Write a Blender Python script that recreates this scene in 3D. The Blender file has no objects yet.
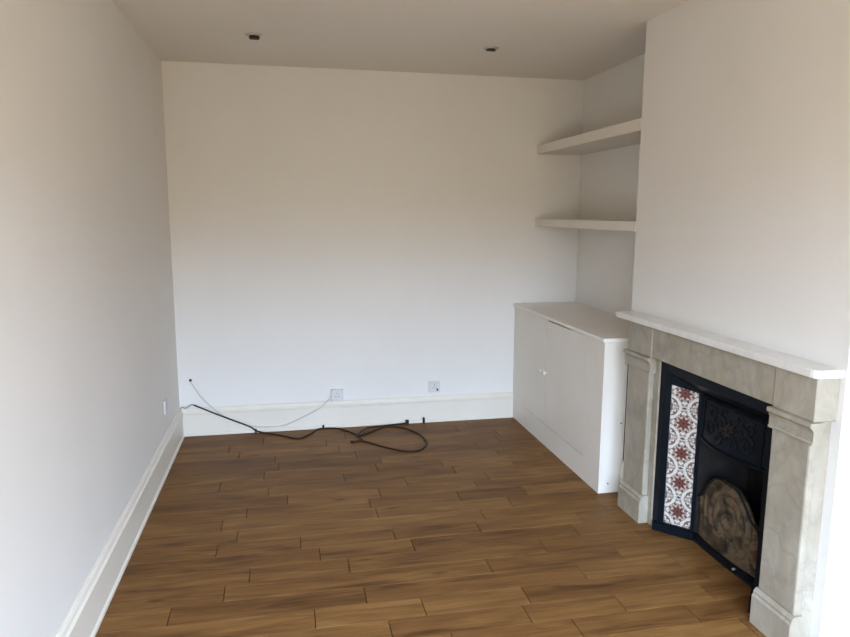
import bpy, bmesh, math, random
from mathutils import Vector, Matrix
random.seed(7)
C = bpy.context.scene.collection
S = bpy.context.scene

# ------------------------------------------------------------------ camera
FW = Vector((0.19890029, 0.96771477, -0.15481216)); RT = Vector((0.97965265, -0.20065259, 0.00438416)); UP = Vector((0.02682085, 0.15253416, 0.98793419))
cd = bpy.data.cameras.new('camera'); cam = bpy.data.objects.new('camera', cd); C.objects.link(cam)
m = Matrix((RT, UP, -FW)).transposed().to_4x4(); m.translation = Vector((0.7555, -4.7597, 1.5425))
cam.matrix_world = m
cd.sensor_width = 36; cd.lens = 672.4036 / 850 * 36; cd.clip_start = .02
S.camera = cam

# ------------------------------------------------------------------ world: overcast sky, daylight comes in by the window behind the camera
w = bpy.data.worlds.new('sky'); S.world = w; w.use_nodes = True
nt = w.node_tree; nt.nodes.clear()
o_ = nt.nodes.new('ShaderNodeOutputWorld'); bg = nt.nodes.new('ShaderNodeBackground')
tc = nt.nodes.new('ShaderNodeTexCoord'); sx = nt.nodes.new('ShaderNodeSeparateXYZ'); rp = nt.nodes.new('ShaderNodeValToRGB'); mr = nt.nodes.new('ShaderNodeMapRange')
mr.inputs[1].default_value = -1; mr.inputs[2].default_value = 1
nt.links.new(tc.outputs['Generated'], sx.inputs[0]); nt.links.new(sx.outputs['Z'], mr.inputs[0]); nt.links.new(mr.outputs[0], rp.inputs[0])
el = rp.color_ramp.elements
el[0].position = 0; el[0].color = (.130, .100, .060, 1)
el[1].position = 1; el[1].color = (.730, .900, 1.15, 1)
e = el.new(.50); e.color = (.155, .132, .092, 1)
e = el.new(.535); e.color = (.200, .190, .160, 1)
e = el.new(.575); e.color = (.585, .750, 1.00, 1)
nt.links.new(rp.outputs[0], bg.inputs[0]); nt.links.new(bg.outputs[0], o_.inputs[0]); bg.inputs[1].default_value = 16.0
WX0, WX1, WZ0, WZ1, WY = .05, 2.80, .45, 2.15, -5.35      # the window
ld = bpy.data.lights.new('window_portal', 'AREA'); ld.shape = 'RECTANGLE'; ld.size = WX1 - WX0; ld.size_y = WZ1 - WZ0
ld.cycles.is_portal = True
lo = bpy.data.objects.new('window_portal', ld); C.objects.link(lo)
lo.location = ((WX0 + WX1) / 2, WY - .12, (WZ0 + WZ1) / 2); lo.rotation_euler = (math.radians(90), 0, 0)

S.view_settings.view_transform = 'Standard'; S.view_settings.look = 'None'
S.view_settings.exposure = 0.74; S.view_settings.gamma = 1.0; S.view_settings.use_curve_mapping = False

# ------------------------------------------------------------------ material helpers
class N:
    def __init__(s, name, rough=.6, metal=0.0, spec=.5):
        s.m = bpy.data.materials.new(name); s.m.use_nodes = True; s.t = s.m.node_tree
        s.b = s.t.nodes['Principled BSDF']; s.b.inputs['Roughness'].default_value = rough
        s.b.inputs['Metallic'].default_value = metal; s.b.inputs['Specular IOR Level'].default_value = spec
    def n(s, kind, **kw):
        x = s.t.nodes.new('ShaderNode' + kind)
        for k, v in kw.items(): setattr(x, k, v)
        return x
    def l(s, a, b): s.t.links.new(a, b)
    def put(s, sock, v):
        if hasattr(v, 'links'): s.l(v, sock)
        else: sock.default_value = v
    def math(s, op, a, b=0.0, c=None, clamp=False):
        x = s.n('Math', operation=op); x.use_clamp = clamp; s.put(x.inputs[0], a); s.put(x.inputs[1], b)
        if c is not None: s.put(x.inputs[2], c)
        return x.outputs[0]
    def coord(s, which='Object'): return s.n('TexCoord').outputs[which]
    def map(s, v, scale=(1, 1, 1), loc=(0, 0, 0)):
        x = s.n('Mapping'); s.l(v, x.inputs[0]); x.inputs['Scale'].default_value = scale; s.put(x.inputs['Location'], loc); return x.outputs[0]
    def noise(s, v, scale, detail=4, rough=.55, dist=0):
        x = s.n('TexNoise'); s.l(v, x.inputs['Vector']); x.inputs['Scale'].default_value = scale; x.inputs['Detail'].default_value = detail
        x.inputs['Roughness'].default_value = rough; x.inputs['Distortion'].default_value = dist; return x.outputs['Fac']
    def ramp(s, f, stops):
        x = s.n('ValToRGB'); s.l(f, x.inputs[0]); e = x.color_ramp.elements
        while len(e) < len(stops): e.new(.5)
        for q, (p, c) in zip(e, stops):
            q.position = p; q.color = (c, c, c, 1) if isinstance(c, (int, float)) else (*c, 1)
        return x.outputs[0]
    def mix(s, f, a, b, mode='MIX'):
        x = s.n('Mix', data_type='RGBA', blend_type=mode); s.put(x.inputs[0], f)
        for i, v in ((6, a), (7, b)):
            if hasattr(v, 'links'): s.l(v, x.inputs[i])
            else: x.inputs[i].default_value = (*v, 1)
        return x.outputs[2]
    def col(s, v):
        if hasattr(v, 'links'): s.l(v, s.b.inputs['Base Color'])
        else: s.b.inputs['Base Color'].default_value = (*v, 1)
    def bump(s, h, strength=.2, dist=.002):
        x = s.n('Bump'); x.inputs['Strength'].default_value = strength; x.inputs['Distance'].default_value = dist
        s.l(h, x.inputs['Height']); s.l(x.outputs[0], s.b.inputs['Normal'])

def paint(name, c, c2, rough=.55, sc=1.3, bump=.12):
    a = N(name, rough, spec=.3); v = a.coord('Object')
    f = a.ramp(a.noise(v, sc, 5, .6), [(.35, 0), (.7, 1)])
    a.col(a.mix(f, c, c2)); a.bump(a.noise(v, 60, 3), bump, .001); return a.m
M = {}
M['wall'] = paint('wall_paint', (.80, .772, .728), (.765, .735, .688), .62, 1.1)
M['ceiling'] = paint('ceiling_paint', (.81, .765, .70), (.785, .74, .675), .75, .8)
M['wood_paint'] = paint('satin_wood_paint', (.80, .755, .675), (.76, .71, .63), .38, 2.5, .05)
M['skirt'] = paint('skirting_paint', (.77, .715, .62), (.735, .68, .585), .42, 2.5, .04)
M['shelf'] = paint('shelf_paint', (.76, .71, .63), (.72, .67, .59), .5, 2.5, .05)
M['top_paint'] = paint('cupboard_top_paint', (.86, .81, .73), (.83, .77, .69), .4, 2.5, .05)
M['plastic'] = paint('white_plastic', (.66, .655, .64), (.62, .615, .60), .3, 5, .0)

# oak boards: every board has its own tone and grain
a = N('oak_boards', .5, spec=.12); v = a.coord('Object'); rnd = a.n('ObjectInfo').outputs['Random']
cx = a.n('CombineXYZ'); a.l(a.math('MULTIPLY', rnd, 37.0), cx.inputs[0]); a.l(a.math('MULTIPLY', rnd, 91.0), cx.inputs[1]); a.l(a.math('MULTIPLY', rnd, 13.0), cx.inputs[2])
g1 = a.noise(a.map(v, (1.3, 14, 14), cx.outputs[0]), 2.0, 6, .62, 1.0)
g2 = a.noise(a.map(v, (3, 120, 120), cx.outputs[0]), 2.0, 4, .6)
g3 = a.noise(a.map(v, (1.3, 5, 5), cx.outputs[0]), 1.6, 3, .5, .8)
tone = a.math('ADD', a.math('MULTIPLY', a.math('SUBTRACT', rnd, .5), .13), a.math('ADD', a.math('MULTIPLY', g1, .62), a.math('MULTIPLY', g3, .38)))
base = a.ramp(tone, [(.29, (.066, .028, .009)), (.41, (.150, .068, .021)), (.54, (.215, .105, .033)), (.68, (.29, .155, .052))])
fine = a.ramp(g2, [(.3, .86), (.62, 1.0)])
kn = a.n('TexVoronoi'); a.l(a.map(v, (2.6, 9, 9), cx.outputs[0]), kn.inputs['Vector']); kn.inputs['Scale'].default_value = 1.0
knot = a.ramp(kn.outputs['Distance'], [(.03, .42), (.13, 1.0)])
a.col(a.mix(1.0, a.mix(1.0, base, fine, 'MULTIPLY'), knot, 'MULTIPLY'))
a.l(a.math('ADD', a.math('MULTIPLY', g1, .25), .36), a.b.inputs['Roughness']); a.bump(g2, .12, .0006); M['oak'] = a.m
a = N('dark_gap', .9); a.col((.035, .02, .012)); M['gap'] = a.m

def marble(name, c, cdark, cwarm, cvein, rough, amount):
    a = N(name, rough, spec=.4); v = a.coord('Object')
    n1 = a.noise(a.map(v, (1, 1, .7)), 7, 6, .66, .6); n2 = a.noise(a.map(v, (1, 1, .35), (3, 1, 7)), 12, 4, .55, .2)
    b = a.mix(a.ramp(n1, [(.32, 0), (.68, 1)]), c, cdark); b = a.mix(a.math('MULTIPLY', a.ramp(n2, [(.45, 0), (.72, 1)]), .5), b, cwarm)
    wv = a.noise(a.map(v, (1, 1.4, 1), (9, 2, 4)), 2.6, 5, .6, .5)
    vein = a.ramp(a.math('ABSOLUTE', a.math('SUBTRACT', wv, .5)), [(.0, 1), (.018, .35), (.05, 0)])
    b = a.mix(a.math('MULTIPLY', vein, amount), b, cvein); a.col(b)
    a.bump(n2, .15, .001); return a.m
M['marble'] = marble('aged_marble', (.44, .40, .325), (.29, .26, .20), (.38, .305, .21), (.19, .165, .13), .5, .32)
M['mantel'] = marble('mantel_marble', (.78, .76, .72), (.72, .69, .64), (.74, .69, .61), (.55, .51, .46), .32, .25)
a = N('cast_iron', .42, spec=.12); v = a.coord('Object'); n1 = a.noise(v, 30, 4)
a.col(a.mix(n1, (.0025, .0045, .009), (.006, .009, .013))); a.bump(n1, .25, .001); M['iron'] = a.m
a = N('sooty_iron', .6, spec=.2); v = a.coord('Object'); n1 = a.noise(v, 14, 5)
a.col(a.mix(a.ramp(n1, [(.35, 0), (.7, 1)]), (.006, .007, .009), (.022, .016, .012))); a.bump(n1, .3, .001); M['soot'] = a.m
a = N('rusted_iron', .5, spec=.2); v = a.coord('Object'); n1 = a.noise(v, 11, 6, .65, .8); n2 = a.noise(v, 40, 4)
b = a.ramp(n1, [(.34, (.014, .009, .008)), (.45, (.060, .040, .022)), (.54, (.16, .112, .058)), (.64, (.085, .032, .022))])
a.col(a.mix(a.math('MULTIPLY', n2, .5), b, (.04, .035, .03))); a.bump(n2, .4, .001); M['rust'] = a.m

# transfer-printed tile: each tile object has its centre as origin, y across (local), z up
a = N('patterned_tile', .25, spec=.4); v = a.coord('Object'); sp = a.n('SeparateXYZ'); a.l(v, sp.inputs[0])
k = 1 / .0735
X = a.math('MULTIPLY', sp.outputs[0], k); Z = a.math('MULTIPLY', sp.outputs[2], k)
aX = a.math('ABSOLUTE', X); aZ = a.math('ABSOLUTE', Z)
def polar(x, z):
    r = a.math('SQRT', a.math('ADD', a.math('MULTIPLY', x, x), a.math('MULTIPLY', z, z))); return r, a.math('ARCTAN2', z, x)
r, th = polar(X, Z)
pet = a.math('MULTIPLY', r, a.math('ADD', 1.35, a.math('MULTIPLY', a.math('COSINE', a.math('MULTIPLY', th, 8)), -.36)))
fl = a.ramp(pet, [(.10, (.07, .02, .018)), (.16, (.22, .12, .10)), (.22, (.09, .022, .02)), (.34, (.13, .042, .034)), (.50, (.27, .16, .13)), (.66, (.62, .56, .49))])
flm = a.ramp(pet, [(.62, 1), (.68, 0)])
mir = a.n('CombineXYZ'); a.l(a.math('MAXIMUM', aX, aZ), mir.inputs[0]); a.l(a.math('MINIMUM', aX, aZ), mir.inputs[1])
sc = a.noise(mir.outputs[0], 2.6, 1, .5, .9)
scr = a.ramp(a.math('ABSOLUTE', a.math('SUBTRACT', sc, .5)), [(.035, 1), (.06, 0)])
sc2 = a.ramp(a.noise(a.map(mir.outputs[0], (1, 1, 1), (4, 7, 0)), 4.4, 1), [(.51, 0), (.58, 1)])
cxs, czs = a.math('SUBTRACT', 1.0, aX), a.math('SUBTRACT', 1.0, aZ); rc, tc2 = polar(cxs, czs)
corner = a.ramp(a.math('MULTIPLY', rc, a.math('ADD', 1.2, a.math('MULTIPLY', a.math('COSINE', a.math('MULTIPLY', tc2, 8)), .35))), [(.12, 1), (.16, 0), (.26, 0), (.31, .25), (.36, .25), (.41, 0)])
colr = a.mix(a.math('MULTIPLY', scr, .9), (.66, .635, .575), (.06, .05, .04))
colr = a.mix(a.math('MULTIPLY', sc2, .7), colr, (.20, .09, .07))
colr = a.mix(a.math('MULTIPLY', corner, a.math('MULTIPLY', a.ramp(a.noise(mir.outputs[0], 7, 1), [(.45, 0), (.52, 1)]), .85)), colr, (.10, .11, .09))
colr = a.mix(flm, colr, fl); a.col(colr); M['tile'] = a.m

a = N('chrome', .45, .8); a.col((.62, .60, .56)); M['chrome'] = a.m
a = N('lamp_dark', .35); a.col((.05, .04, .03)); M['lampdark'] = a.m
a = N('black_cable', .5, spec=.3); a.col((.018, .011, .008)); M['cable'] = a.m
a = N('white_cable', .5); a.col((.58, .56, .52)); M['wcable'] = a.m
a = N('grey_cable', .5); a.col((.34, .34, .34)); M['gcable'] = a.m
a = N('hole_dark', .9); a.col((.03, .03, .03)); M['hole'] = a.m

# ------------------------------------------------------------------ geometry helpers
def obj(name, bm, mat, parent=None, smooth=False):
    me = bpy.data.meshes.new(name); bmesh.ops.recalc_face_normals(bm, faces=bm.faces[:]); bm.to_mesh(me); bm.free()
    if smooth:
        for p in me.polygons: p.use_smooth = True
    if mat: me.materials.append(M[mat])
    o = bpy.data.objects.new(name, me); C.objects.link(o)
    if parent: o.parent = parent; o.matrix_parent_inverse = Matrix.Translation(-parent.location) if parent.type == 'EMPTY' and not parent.parent else Matrix()
    return o
def bx(bm, x0, x1, y0, y1, z0, z1, bev=0.0, seg=1):
    vs = [bm.verts.new((x, y, z)) for x in sorted((x0, x1)) for y in sorted((y0, y1)) for z in sorted((z0, z1))]
    fs = [bm.faces.new([vs[i] for i in q]) for q in ((0, 1, 3, 2), (4, 6, 7, 5), (0, 4, 5, 1), (2, 3, 7, 6), (0, 2, 6, 4), (1, 5, 7, 3))]
    if bev:
        es = list({e for f in fs for e in f.edges}); bmesh.ops.bevel(bm, geom=es, offset=bev, segments=seg, affect='EDGES', profile=.5)
    return bm
def box(*a_, **k_): return bx(bmesh.new(), *a_, **k_)
def prism(bm, pts, axis, a0, a1):
    """extrude a closed 2-D outline along an axis ('x','y','z'); pts are the two other coordinates in order"""
    def P(p, t): return {'x': (t, p[0], p[1]), 'y': (p[0], t, p[1]), 'z': (p[0], p[1], t)}[axis]
    A = [bm.verts.new(P(p, a0)) for p in pts]; B = [bm.verts.new(P(p, a1)) for p in pts]
    bm.faces.new(A[::-1]); bm.faces.new(B); n = len(pts)
    for i in range(n): bm.faces.new((A[i], A[(i + 1) % n], B[(i + 1) % n], B[i]))
    return bm
def spline(pts, n=8):
    pts = [Vector(p) for p in pts]; q = [pts[0] * 2 - pts[1]] + pts + [pts[-1] * 2 - pts[-2]]; out = []
    for i in range(1, len(q) - 2):
        for k in range(n):
            t = k / n; p0, p1, p2, p3 = q[i - 1:i + 3]
            out.append(.5 * ((2 * p1) + (p2 - p0) * t + (2 * p0 - 5 * p1 + 4 * p2 - p3) * t * t + (3 * p1 - p0 - 3 * p2 + p3) * t ** 3))
    out.append(pts[-1]); return out
def tube(bm, pts, r, seg=8, rr=None):
    rings = []; ref = Vector((.13, .21, 1)).normalized()
    for i, p in enumerate(pts):
        d = (pts[min(i + 1, len(pts) - 1)] - pts[max(i - 1, 0)]).normalized()
        u = d.cross(ref)
        if u.length < 1e-3: u = d.cross(Vector((1, 0, 0)))
        u.normalize(); v_ = d.cross(u); R = rr[i] if rr else r
        rings.append([bm.verts.new(p + (u * math.cos(t) + v_ * math.sin(t)) * R) for t in [2 * math.pi * k / seg for k in range(seg)]])
    for A, B in zip(rings, rings[1:]):
        for k in range(seg): bm.faces.new((A[k], A[(k + 1) % seg], B[(k + 1) % seg], B[k]))
    bm.faces.new(rings[0][::-1]); bm.faces.new(rings[-1]); return bm
def lathe(bm, prof, mat4, seg=24):
    """prof (r, h) revolved round local z"""
    rings = []
    for (r_, h) in prof: rings.append([bm.verts.new(mat4 @ Vector((r_ * math.cos(t), r_ * math.sin(t), h))) for t in [2 * math.pi * k / seg for k in range(seg)]])
    for A, B in zip(rings, rings[1:]):
        for k in range(seg): bm.faces.new((A[k], A[(k + 1) % seg], B[(k + 1) % seg], B[k]))
    bm.faces.new(rings[0][::-1]); bm.faces.new(rings[-1]); return bm
def thing(name, label, cat, loc, group=None):
    o = bpy.data.objects.new(name, None); C.objects.link(o); o.location = loc; o.empty_display_size = .05
    tag(o, label, cat, group); return o
def tag(o, label, cat, group=None):
    o['label'] = label; o['category'] = cat
    if group: o['group'] = group
    return o
def struct(name, bm, mat, label=None, cat=None):
    o = obj(name, bm, mat); o['kind'] = 'structure'
    if label: o['label'] = label
    if cat: o['category'] = cat
    return o

H, XC, XR, YB, YN, YE = 2.5, 2.564, 2.905, -1.4765, -2.912, -5.35
FLAPS = .012
# ------------------------------------------------------------------ room shell
struct('wall_left', box(-.15, 0, YE - .15, .15, -.05, H), 'wall', 'plain off-white painted wall running along the left side', 'wall')
struct('wall_back', box(0, XR, 0, .15, -.05, H), 'wall', 'off-white painted far wall above the trailing cables and sockets', 'wall')
struct('wall_right', box(XR, XR + .15, YE - .15, .15, -.05, H), 'wall', 'off-white painted wall at the back of the shelved alcove', 'wall')
struct('ceiling', box(-.15, XR + .15, YE - .15, .15, H, H + .12), 'ceiling', 'flat off-white painted ceiling with two recessed spotlights', 'ceiling')
OY0, OY1, OZ = -1.915, -2.645, .82      # opening in the breast
b = bmesh.new()
bx(b, XC, XR, YB, OY0, -.02, H); bx(b, XC, XR, OY1, YN, -.02, H); bx(b, XC, XR, OY0, OY1, OZ, H); bx(b, 2.86, XR, OY0, OY1, -.02, OZ)
struct('wall_chimney', b, 'wall', 'off-white painted chimney breast projecting above the marble fireplace', 'wall')
b = bmesh.new()
y0, y1 = YE - .2, YE
bx(b, 0, WX0, y0, y1, -.05, H); bx(b, WX1, XR, y0, y1, -.05, H); bx(b, WX0, WX1, y0, y1, -.05, WZ0); bx(b, WX0, WX1, y0, y1, WZ1, H)
struct('wall_front', b, 'wall')
b = bmesh.new()
for x in (WX0, (WX0 + WX1) / 2 - .02, WX1 - .05): bx(b, x, x + .05, y0 + .06, y0 + .10, WZ0, WZ1)
for z in (WZ0, (WZ0 + WZ1) / 2, WZ1 - .05): bx(b, WX0, WX1, y0 + .06, y0 + .10, z, z + .05)
struct('window_1', b, 'wood_paint')

# skirting: moulded top, flat face, small bead at the foot
def skirt_prof(h, t=.02):
    return [(0, 0), (t + .008, 0), (t + .008, .012), (t, .020), (t, h - .045), (t + .004, h - .040), (t + .004, h - .030), (t - .004, h - .022), (t - .008, h - .008), (t - .014, h), (0, h)]
b = bmesh.new(); prism(b, skirt_prof(.199), 'y', YE, 0); struct('baseboard_left', b, 'skirt', 'moulded cream skirting board along the left wall', 'skirting board')
b = bmesh.new(); prism(b, [(-p, z) for p, z in skirt_prof(.197)], 'x', .0, 2.421); struct('baseboard_back', b, 'skirt', 'moulded cream skirting board under the far wall behind the black cable', 'skirting board')
b = bmesh.new(); prism(b, [(XC - .018, 0), (XC - .018, .15), (XC - .008, .175), (XC, .19), (XC + .01, .19), (XC + .01, 0)], 'y', YB - .001, -1.612)
struct('baseboard_right', b, 'skirt', 'short stub of cream skirting between cupboard end and marble pilaster', 'skirting board')

# ------------------------------------------------------------------ floor of oak boards
fl_ = struct('floor', box(-.1, XR + .1, YE - .15, .1, -.06, -FLAPS), 'gap', 'brown oak board floor laid across the room', 'floor')
def plank(x0, x1, y0, y1):
    L, W = x1 - x0, y1 - y0; hx, hy, c, t = L / 2 - .0016, W / 2 - .0007, .0006, FLAPS + .004
    b = bmesh.new(); lo_ = [b.verts.new((sx_ * hx, sy_ * hy, -t)) for sx_, sy_ in ((-1, -1), (1, -1), (1, 1), (-1, 1))]
    mi = [b.verts.new((sx_ * hx, sy_ * hy, -.0008)) for sx_, sy_ in ((-1, -1), (1, -1), (1, 1), (-1, 1))]
    up = [b.verts.new((sx_ * (hx - c), sy_ * (hy - c), 0)) for sx_, sy_ in ((-1, -1), (1, -1), (1, 1), (-1, 1))]
    for A, B in ((lo_, mi), (mi, up)):
        for k in range(4): b.faces.new((A[k], A[(k + 1) % 4], B[(k + 1) % 4], B[k]))
    b.faces.new(up); b.faces.new(lo_[::-1])
    o = obj('plank', b, 'oak', fl_); o.location = ((x0 + x1) / 2, (y0 + y1) / 2, random.uniform(-.0004, .0002))
known = {0: [.9, 1.62], 7: [.35, 1.05, 1.718], 8: [.62, 1.40], 12: [.486, 1.715], 14: [.868, 1.30], 15: [.563, .988, 1.90], 16: [.468, 1.597], 17: [.274, 1.033, 1.98], 18: [.825, 1.25, 1.678], 19: [.55, 1.10]}
P0, PW = .088, .125
row = 0; yt = P0
while True:
    ya, yb_ = P0 - PW * (row + 1), P0 - PW * row
    if yb_ < YE: break
    ya, yb_ = max(ya, YE), min(yb_, 0)
    xs = [0.0]
    k = row - 1
    if k in known: xs += known[k]
    elif row not in known: xs.append(random.uniform(.25, .8))
    while xs[-1] < XR - .25:
        st = random.uniform(.38, .82)
        nx = xs[-1] + st
        if nx > XR - .2: nx = XR
        xs.append(nx)
    if xs[-1] < XR: xs[-1] = XR
    lim = XR
    for p, q in zip(xs, xs[1:]):
        plank(p, min(q, XR), ya, yb_)
    row += 1

# ------------------------------------------------------------------ alcove shelves
def alcove_shelf(z, th, label):
    o = obj('alcove_shelf', box(XC - .002, XR, YB + .0005, -.0005, z - th, z, bev=.002), 'shelf'); tag(o, label, 'shelf', None); return o
alcove_shelf(2.032, .062, 'thick white floating shelf in the alcove, the upper one below the ceiling')
alcove_shelf(1.504, .052, 'thick white floating shelf in the alcove, the lower one above the cupboard')

# ------------------------------------------------------------------ alcove cupboard
XQ, QZ, QE = 2.422, .88, -1.470
cup = thing('alcove_cupboard', 'low white painted built-in cupboard with two plain doors in the alcove', 'cupboard', ((XQ + XR) / 2, QE / 2, 0))
dA, dB, dz0, dz1 = (-.237, -.635), (-.641, -1.258), .148, .853
b = bmesh.new()   # face frame round the doors
bx(b, XQ, XQ + .02, -.001, dA[0] + .001, 0, QZ - .02); bx(b, XQ, XQ + .02, dB[1] - .001, QE, 0, QZ - .02)
bx(b, XQ, XQ + .02, dA[0] + .001, dB[1] - .001, 0, dz0 - .005); bx(b, XQ, XQ + .02, dA[0] + .001, dB[1] - .001, dz1 + .0015, QZ - .02)
obj('face_frame', b, 'wood_paint', cup)
b = bmesh.new(); bx(b, XQ + .0205, XC - .001, QE, QE + .018, 0, QZ - .02); obj('end_panel', b, 'wood_paint', cup)
obj('carcass', box(XQ + .03, XR - .002, QE + .02, -.002, 0.0, QZ - .021), 'gap', cup)
obj('cupboard_top', box(XQ - .014, XR - .001, YB + .0008, -.001, QZ - .02, QZ, bev=.003, seg=2), 'top_paint', cup)
obj('top_nosing', box(XQ - .014, XC - .001, YB - .004, YB + .0006, QZ - .02, QZ, bev=.0015), 'top_paint', cup)
def cup_door(y0, y1, ky, lean, notch=False):
    ya, yb = y0 - .0008, y1 + .0008; zt = dz1 + .0005
    out = [(ya, dz0), (ya, zt)] + ([(-.672, zt), (-.685, zt - .006), (-1.03, zt - .004), (-1.05, zt)] if notch else []) + [(yb, zt), (yb, dz0)]
    d = obj('door', prism(bmesh.new(), out, 'x', XQ - lean, XQ + .018 - lean), 'wood_paint', cup)
    kb = bmesh.new(); mt = Matrix.Translation((XQ - lean, ky, .503)) @ Matrix.Rotation(-math.pi / 2, 4, 'Y')
    lathe(kb, [(.007, 0), (.006, .010), (.008, .013), (.0135, .019), (.0145, .025), (.011, .031), (.004, .033)], mt, 16)
    obj('knob', kb, 'skirt', d, True)['label'] = 'small white round knob'
cup_door(dA[0], dA[1], -.600, .0002); cup_door(dB[0], dB[1], -.676, .0003, True)
def dimple(name, x, y, z, r, parent, axis='y'):
    b = bmesh.new(); rot = Matrix.Rotation(math.pi / 2, 4, 'X') if axis == 'y' else Matrix.Rotation(-math.pi / 2, 4, 'Y')
    lathe(b, [(r, 0), (r * .9, .002), (r * .4, .003)], Matrix.Translation((x, y, z)) @ rot, 10); return obj(name, b, 'hole', parent)
dimple('screw', 2.478, QE, .055, .0042, cup); dimple('screw', 2.540, QE, .40, .0042, cup)

# ------------------------------------------------------------------ marble fireplace surround
fp = thing('fireplace_surround', 'veined grey marble fire surround with pilasters and pale mantel shelf', 'fireplace', (2.51, -2.26, 0))
XP = 2.474
# mantel shelf with rounded front corners
pts = [(XC, -1.492), (2.475, -1.492), (2.464, -1.498), (2.4575, -1.507), (2.455, -1.519), (2.455, -2.876), (2.4575, -2.888), (2.464, -2.897), (2.475, -2.903), (XC, -2.903)]
b = bmesh.new(); prism(b, pts, 'z', 1.005, 1.033)
es = [e for e in b.edges if abs(e.verts[0].co.z - e.verts[1].co.z) < 1e-6 and min(e.verts[0].co.x, e.verts[1].co.x) < 2.5]
bmesh.ops.bevel(b, geom=es, offset=.004, segments=2, affect='EDGES'); obj('mantel_shelf', b, 'mantel', fp)['label'] = 'pale smooth marble mantel shelf'
obj('frieze', box(2.480, XC, -1.850, -2.686, .855, 1.0045, bev=.0015), 'marble', fp)
for (ya, yb_, s0, s1, ci, co) in ((-1.637, -1.843, -1.622, -1.8835, -1.853, -1.615), (-2.697, -2.885, -2.677, -2.870, -2.686, -2.899)):
    obj('corner_block', box(XP, XC, ya + (.012 if ya > -2 else .0) + .006, yb_ - .006, .852, 1.0045, bev=.003), 'marble', fp)
    obj('back_slab', box(2.504, XC, s0, s1, 0, .853, bev=.0015), 'marble', fp)
    obj('pilaster', box(XP, 2.5045, ya, yb_, .140, .780, bev=.008, seg=2), 'marble', fp)
    b = bmesh.new()
    prism(b, [(2.5045, .852), (XP - .018, .852), (XP - .019, .838), (XP - .013, .832), (XP - .007, .826), (XP - .007, .822), (XP - .004, .818), (XP - .004, .786), (XP - .008, .781), (XP - .007, .775), (2.5045, .775)], 'y', min(ci, co), max(ci, co))
    obj('capital', b, 'marble', fp)
    b = bmesh.new()
    prism(b, [(2.5045, 0), (XP - .018, 0), (XP - .018, .112), (XP - .012, .120), (XP - .012, .130), (XP - .001, .142), (2.5045, .142)], 'y', ya + .006, yb_ - .006)
    obj('plinth', b, 'marble', fp)

# ------------------------------------------------------------------ cast iron insert with splayed tile panels
ci = thing('fireplace_insert', 'black cast iron fireplace insert with splayed floral tile panels and rusty grate', 'fireplace', (2.6, -2.28, 0))
YM = -2.28; XF = 2.516
A = Vector((2.520, -1.925)); B = Vector((2.630, -2.052))     # splay line (far side), mirrored for the near side
def mirr(y, s): return y if s > 0 else 2 * YM - y
b = bmesh.new()
ya, yb = -1.884, 2 * YM + 1.884
prism(b, [(ya, 0), (ya, .853), (yb, .853), (yb, 0), (yb + .044, 0), (yb + .044, .800), (ya - .044, .800), (ya - .044, 0)], 'x', XF - .004, XF + .012)
obj('frame', b, 'iron', ci)
b = bmesh.new()   # sloped head between frame and hood
v_ = [b.verts.new(p) for p in ((XF + .004, -1.925, .803), (XF + .004, 2 * YM + 1.925, .803), (2.632, 2 * YM + 2.052, .722), (2.632, -2.052, .722),
                               (XF + .012, -1.925, .815), (XF + .012, 2 * YM + 1.925, .815), (2.64, 2 * YM + 2.052, .734), (2.64, -2.052, .734))]
for q in ((0, 1, 2, 3), (7, 6, 5, 4), (0, 4, 5, 1), (1, 5, 6, 2), (2, 6, 7, 3), (3, 7, 4, 0)): b.faces.new([v_[i] for i in q])
obj('head_plate', b, 'iron', ci)
tile_me = None
for s in (1, -1):
    def P2(t, off, z):          # t metres along the splay, off metres outward into the room
        d = (B - A).normalized(); n = Vector((-abs(d.y), -abs(d.x))); n.normalize()
        p = A + d * t + n * off; return Vector((p.x, mirr(p.y, s), z))
    Ls = (B - A).length
    def slab(bm, t0, t1, o0, o1, z0, z1, z1b=None, z0b=None):
        z1b = z1 if z1b is None else z1b; z0b = z0 if z0b is None else z0b
        vs = [bm.verts.new(P2(t, o_2, z)) for t, zu, zt in ((t0, z0, z1), (t1, z0b, z1b)) for o_2 in (o0, o1) for z in (zu, zt)]
        for q in ((0, 1, 3, 2), (4, 6, 7, 5), (0, 4, 5, 1), (2, 3, 7, 6), (0, 2, 6, 4), (1, 5, 7, 3)): bm.faces.new([vs[i] for i in q])
    b = bmesh.new(); T0, T1, Z0, Z1 = .026, .026 + .128, .042, .042 + 5 * .148
    slab(b, -.004, T0, -.010, .006, 0, .803, .800); slab(b, T1, Ls + .003, -.010, .006, 0, .730)
    slab(b, T0, T1, .000, .005, .742, .798, .735, .720); slab(b, -.022, Ls + .004, -.010, .020, 0, .040); slab(b, -.004, Ls, -.004, .012, .035, .046)
    slab(b, T0, T1, -.016, -.010, .04, .72)
    obj('tile_frame', b, 'iron', ci)
    d = (P2(1, 0, 0) - P2(0, 0, 0)).normalized(); nrm = (P2(0, 1, 0) - P2(0, 0, 0)).normalized()
    for k in range(5):
        if tile_me is None:
            tb = bmesh.new(); bx(tb, -.0655, .0655, -.004, .004, -.0735, .0735, bev=.0012)
            to = obj('tile', tb, 'tile', ci); tile_me = to.data
        else: to = bpy.data.objects.new('tile', tile_me); C.objects.link(to); to.parent = ci; to.matrix_parent_inverse = Matrix.Translation(-ci.location)
        c_ = P2((T0 + T1) / 2, -.0045, Z0 + .148 * (k + .5))
        R = Matrix((d, nrm, Vector((0, 0, 1)))).transposed().to_4x4(); R.translation = c_; to.matrix_basis = R
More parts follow.
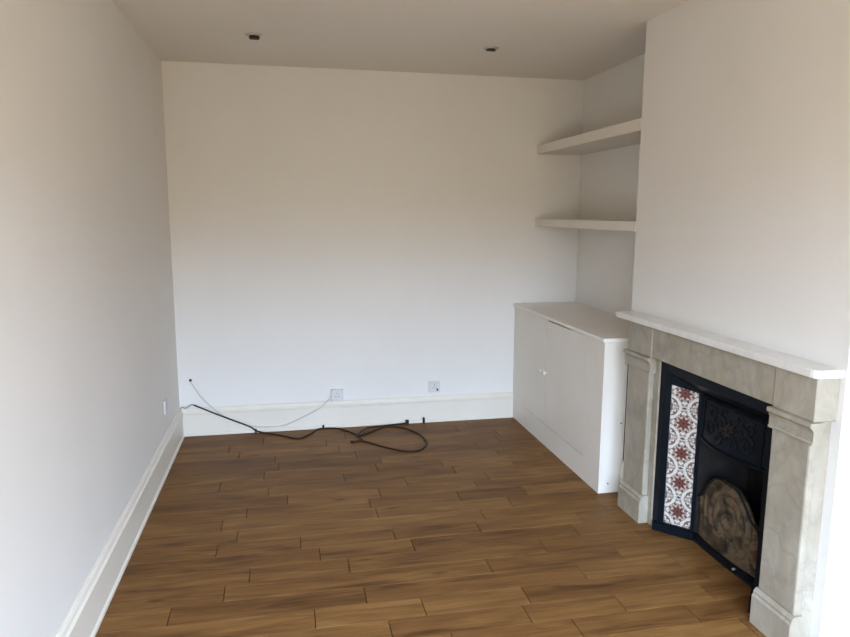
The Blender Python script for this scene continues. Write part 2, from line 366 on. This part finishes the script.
# fire box
b = bmesh.new()
for s in (1, -1): prism(b, [(2.630, mirr(-2.054, s)), (2.640, mirr(-2.046, s)), (2.850, mirr(-2.13, s)), (2.850, mirr(-2.145, s))], 'z', 0.0, .76)
bx(b, 2.835, 2.855, -2.12, -2.44, 0, .76); bx(b, 2.645, 2.855, -2.05, 2 * YM + 2.05, .715, .727); bx(b, 2.62, 2.855, -2.06, 2 * YM + 2.06, 0.0, .012)
obj('firebox', b, 'soot', ci)
# hood: bowed plate with a raised border
hb = bmesh.new(); nx_, nz_ = 24, 10; W = .214
def hood_pt(u, t, off=0.0):     # u -1..1 across, t 0..1 up
    zb = .515 + .035 * (1 - u * u) * .0; z = zb + (.722 - zb) * t
    x = 2.630 - .045 * (1 - u * u) * (1 - t) ** 1.3 - .004 - off
    return Vector((x, YM + u * W, z))
G = [[hb.verts.new(hood_pt(-1 + 2 * i / nx_, j / nz_)) for i in range(nx_ + 1)] for j in range(nz_ + 1)]
K = [[hb.verts.new(hood_pt(-1 + 2 * i / nx_, j / nz_, -.008)) for i in range(nx_ + 1)] for j in range(nz_ + 1)]
for g, fl2 in ((G, 0), (K, 1)):
    for j in range(nz_):
        for i in range(nx_):
            q = [g[j][i], g[j][i + 1], g[j + 1][i + 1], g[j + 1][i]]; hb.faces.new(q[::-1] if fl2 else q)
for i in range(nx_): hb.faces.new((G[0][i], K[0][i], K[0][i + 1], G[0][i + 1])); hb.faces.new((G[nz_][i], G[nz_][i + 1], K[nz_][i + 1], K[nz_][i]))
for j in range(nz_): hb.faces.new((G[j][0], G[j + 1][0], K[j + 1][0], K[j][0])); hb.faces.new((G[j][nx_], K[j][nx_], K[j + 1][nx_], G[j + 1][nx_]))
hood = obj('hood', hb, 'iron', ci, True)
b = bmesh.new()
tube(b, [hood_pt(-1 + 2 * i / 24, .02, .003) for i in range(25)], .006, 6)
tube(b, [hood_pt(-.93 + 1.86 * i / 24, .93, .003) for i in range(25)], .0045, 6)
for u in (-.93, .93): tube(b, [hood_pt(u, .02 + .91 * k / 8, .003) for k in range(9)], .0045, 6)
obj('border', b, 'iron', hood, True)
b = bmesh.new()   # scrolls, leaves and a central flower
for sgn in (1, -1):
    for (u0, t0, r0, turn, st) in ((.28, .52, .24, 1.5, 0), (.58, .38, .20, -1.5, 2.6), (.60, .70, .14, 1.3, 1.0), (.26, .24, .13, -1.3, 4.0), (.24, .80, .12, 1.3, 5.2)):
        pts_ = []
        for k in range(22):
            f_ = k / 21; r_ = r0 * (1 - .85 * f_); an = st + turn * 2 * math.pi * f_
            pts_.append(hood_pt(sgn * (u0 + r_ * math.cos(an)), t0 + r_ * 1.0 * math.sin(an), .003))
        tube(b, pts_, .004, 5, [.0052 * (1 - .5 * k / 21) for k in range(22)])
for k in range(8):
    an = k * math.pi / 4
    tube(b, [hood_pt(.0 + .02 * math.cos(an), .5 + .02 * math.sin(an), .003), hood_pt(.10 * math.cos(an), .5 + .11 * math.sin(an), .007), hood_pt(.17 * math.cos(an), .5 + .2 * math.sin(an), .001)], .005, 6, [.004, .009, .002])
obj('ornament', b, 'soot', hood, True)
# grate: bowed rusty front with an ogee top, round relief and ribs below
gb = bmesh.new(); nx_, nz_ = 72, 44
def top_h(u): return .215 + .160 * math.exp(-(abs(u) / .76) ** 3.6)
def grate_pt(u, t, back=0.0):
    zt = top_h(u); z = .030 + (zt - .030) * t
    x = 2.646 - .012 * (1 - u * u) - .008 * (1 - u ** 4) * (1 - t)
    dx, dz = u * W, z - .205; r_ = math.hypot(dx, dz); rel = 0
    if z > .115: rel = .0055 * math.cos(r_ * 2 * math.pi / .043) * min(1, (z - .115) / .03) - .016 * math.exp(-(r_ / .06) ** 2)
    else: rel = .0035 * math.cos(z * 2 * math.pi / .0155)
    edge = max(0, (t - .93) / .07); rel += .007 * edge
    return Vector((x - rel + back, YM + dx * .985, z))
G = [[gb.verts.new(grate_pt(-1 + 2 * i / nx_, j / nz_)) for i in range(nx_ + 1)] for j in range(nz_ + 1)]
K = [[gb.verts.new(grate_pt(-1 + 2 * i / nx_, j / nz_, .020)) for i in range(nx_ + 1)] for j in range(nz_ + 1)]
for g, fl2 in ((G, 0), (K, 1)):
    for j in range(nz_):
        for i in range(nx_):
            q = [g[j][i], g[j][i + 1], g[j + 1][i + 1], g[j + 1][i]]; gb.faces.new(q[::-1] if fl2 else q)
for i in range(nx_): gb.faces.new((G[0][i], K[0][i], K[0][i + 1], G[0][i + 1])); gb.faces.new((G[nz_][i], G[nz_][i + 1], K[nz_][i + 1], K[nz_][i]))
for j in range(nz_): gb.faces.new((G[j][0], G[j + 1][0], K[j + 1][0], K[j][0])); gb.faces.new((G[j][nx_], K[j][nx_], K[j + 1][nx_], G[j + 1][nx_]))
grate = obj('grate', gb, 'rust', ci, True); grate['label'] = 'rusty brown bowed grate front'
b = bmesh.new(); tube(b, [grate_pt(-1 + 2 * i / 40, 1) + Vector((-.002, 0, .002)) for i in range(41)], .005, 6); obj('rim', b, 'soot', grate, True)
b = bmesh.new(); U = [-1 + 2 * i / 30 for i in range(31)]
out = [(2.632 - .016 * (1 - u * u), YM + u * W * .995) for u in U]; inn = [(2.66 - .01 * (1 - u * u), YM + u * W * .995) for u in U]
prism(b, out + inn[::-1], 'z', .002, .030)
out2 = [(x - .008, y) for x, y in out]; prism(b, out2 + [(x + .006, y) for x, y in out[::-1]], 'z', .026, .040)
obj('fender', b, 'iron', ci)
for u in (-.5,):  # small bright stud added to stand in for a highlight on the fender
    b = bmesh.new(); lathe(b, [(.005, 0), (.004, .005), (.006, .008), (.005, .012), (.002, .014)], Matrix.Translation((2.624 - .016 * (1 - u * u), YM + u * W, .033)) @ Matrix.Rotation(-math.pi / 2, 4, 'Y'), 12)
    obj('glint_stud', b, 'chrome', ci, True)

# ------------------------------------------------------------------ sockets, holes and cables
def wall_socket(x, z, label, twin):
    t = thing('wall_socket', label, 'socket', (x, 0, z - .043))
    obj('face_plate', box(x - .043, x + .043, -.0105 - (.018 if twin else 0), 0, z - .043, z + .043, bev=.003, seg=2), 'plastic', t)
    yf = -.0105 - (.018 if twin else 0)
    for (px, pz, w_, h_) in ((0, .014, .004, .009), (-.011, -.008, .0075, .0045), (.011, -.008, .0075, .0045)): obj('pin_slot', box(x + px - w_ / 2, x + px + w_ / 2, yf - .0006, yf + .002, z + pz - h_ / 2, z + pz + h_ / 2), 'hole', t)
    for q in (-.032, .032): obj('screw', lathe(bmesh.new(), [(.003, 0), (.0028, .0012)], Matrix.Translation((x + q, yf, z)) @ Matrix.Rotation(math.pi / 2, 4, 'X'), 8), 'chrome', t)
    return t
s1 = wall_socket(1.085, .241, 'white single wall socket joined by the thin white cable', True)
s2 = wall_socket(1.806, .266, 'small white wall outlet above skirting right of the cable loop', False)
obj('switch', box(1.806 + .016, 1.806 + .028, -.0145, -.0100, .236, .252, bev=.001), 'hole', s2)
t = thing('blank_plate', 'blank white plate low on the left wall near the corner', 'wall plate', (0, -.535, .325))
obj('face_plate', box(0, .010, -.578, -.492, .325, .411, bev=.003, seg=2), 'plastic', t)
for q in (-.566, -.504): obj('screw', lathe(bmesh.new(), [(.003, 0), (.0028, .0012)], Matrix.Translation((.010, q, .368)) @ Matrix.Rotation(math.pi / 2, 4, 'Y'), 8), 'chrome', t)
b = bmesh.new(); lathe(b, [(.010, -.001), (.010, .003), (.006, .004)], Matrix.Translation((.080, 0, .393)) @ Matrix.Rotation(math.pi / 2, 4, 'X'), 12)
tag(obj('cable_hole', b, 'hole'), 'small dark cable hole in the far wall near the left corner', 'hole')

# thin white cable drooping across the skirting
b = bmesh.new()
wp = [(.084, -.006, .380), (.105, -.022, .350), (.155, -.026, .270), (.255, -.031, .166), (.355, -.034, .100), (.430, -.034, .067), (.530, -.034, .042), (.640, -.034, .036), (.720, -.034, .047), (.830, -.034, .092), (.950, -.031, .150), (1.015, -.029, .205), (1.042, -.022, .236)]
tube(b, spline(wp, 6), .0032, 7); tag(obj('white_cable', b, 'wcable'), 'thin white cable drooping across the far skirting to the socket', 'cable')

# black cable: from the corner along the skirting down to the floor and into a loop
bc = thing('black_cable', 'long black cable snaking down the skirting into a loop on the floor', 'cable', (1.2, -.3, 0))
z_ = .0052
b = bmesh.new(); tube(b, spline([(.010, -.030, .203), (.022, -.034, .214), (.040, -.026, .203), (.062, -.024, .212), (.082, -.026, .226), (.100, -.027, .222)], 6), .0046, 8)
obj('sleeve', b, 'gcable', bc, True)['label'] = 'grey end of the cable in the room corner'
lead = [(.096, -.027, .224), (.150, -.032, .199), (.235, -.036, .158), (.345, -.036, .106), (.465, -.036, .050), (.510, -.040, .018), (.560, -.062, .007), (.620, -.094, z_), (.715, -.165, z_), (.770, -.215, z_), (.811, -.228, z_), (.855, -.185, z_), (.897, -.124, z_), (.935, -.060, z_), (.979, -.040, z_), (1.045, -.045, z_), (1.098, -.072, z_), (1.160, -.150, z_), (1.212, -.235, z_)]
b = bmesh.new(); tube(b, spline(lead, 6), .0055, 8); obj('cord', b, 'cable', bc, True)
b = bmesh.new(); tube(b, spline([(1.212, -.235, z_), (1.235, -.190, .013), (1.290, -.115, .012), (1.370, -.070, z_), (1.470, -.052, z_), (1.560, -.044, .008), (1.588, -.042, .012)], 6), .0055, 8); obj('cord', b, 'cable', bc, True)
b = bmesh.new(); tube(b, spline([(1.165, -.372, z_), (1.230, -.362, z_), (1.332, -.481, z_), (1.449, -.592, z_), (1.530, -.622, z_), (1.590, -.600, z_), (1.640, -.520, z_), (1.655, -.430, z_), (1.635, -.290, z_), (1.575, -.170, z_), (1.500, -.105, z_), (1.420, -.095, z_), (1.350, -.140, z_), (1.270, -.220, z_), (1.215, -.248, z_), (1.200, -.262, .013), (1.222, -.320, .014), (1.226, -.362, .015)], 6), .0055, 8); obj('cord', b, 'cable', bc, True)
b = bmesh.new(); tube(b, [Vector((1.168, -.372, .008)), Vector((1.160, -.373, .008)), Vector((1.145, -.375, .008))], .008, 8); obj('connector', b, 'cable', bc)
b = bmesh.new(); bx(b, 1.582, 1.606, -.053, -.033, .002, .034, bev=.003); obj('connector', b, 'cable', bc)
b = bmesh.new(); bx(b, 1.205, 1.226, -.262, -.232, .001, .022, bev=.003); obj('cable_tie', b, 'cable', bc)
b = bmesh.new(); bx(b, .502, .514, -.050, -.030, .006, .030, bev=.002); obj('clip', b, 'cable', bc)
b = bmesh.new(); bx(b, .974, .988, -.047, -.032, .001, .030, bev=.002); obj('clip', b, 'cable', bc)
b = bmesh.new(); bx(b, 1.712, 1.728, -.046, -.030, .0005, .040, bev=.003); tube(b, [Vector((1.720, -.038, .038)), Vector((1.720, -.036, .046))], .004, 6)
tag(obj('cable_stub', b, 'cable'), 'short black cable stub standing against skirting right of the loop', 'cable')

# ------------------------------------------------------------------ ceiling spotlights
def spotlight(x, y, drop, label):
    t = thing('ceiling_spotlight', label, 'light', (x, y, H))
    R = Matrix.Translation((x, y, H)) @ Matrix.Rotation(math.pi, 4, 'X')
    b = bmesh.new(); lathe(b, [(.045, 0), (.045, .004), (.038, .009), (.030, .008), (.029, .001)], R, 28); obj('bezel', b, 'chrome', t, True)
    b = bmesh.new(); Rt = R @ Matrix.Translation((0, 0, drop)) @ Matrix.Rotation(math.radians(16), 4, 'X')
    lathe(b, [(.024, -.006), (.027, .006), (.0275, .014), (.024, .0145), (.0235, .009), (.006, .004)], Rt, 24); obj('lamp_holder', b, 'lampdark', t, True)
    b = bmesh.new(); lathe(b, [(.021, .0085), (.021, .0105), (.010, .012)], Rt, 20); obj('bulb', b, 'chrome', t, True)
spotlight(.613, -.781, .009, 'small chrome recessed ceiling spotlight nearer the left wall')
spotlight(1.960, -.783, .003, 'small chrome recessed ceiling spotlight nearer the alcove')
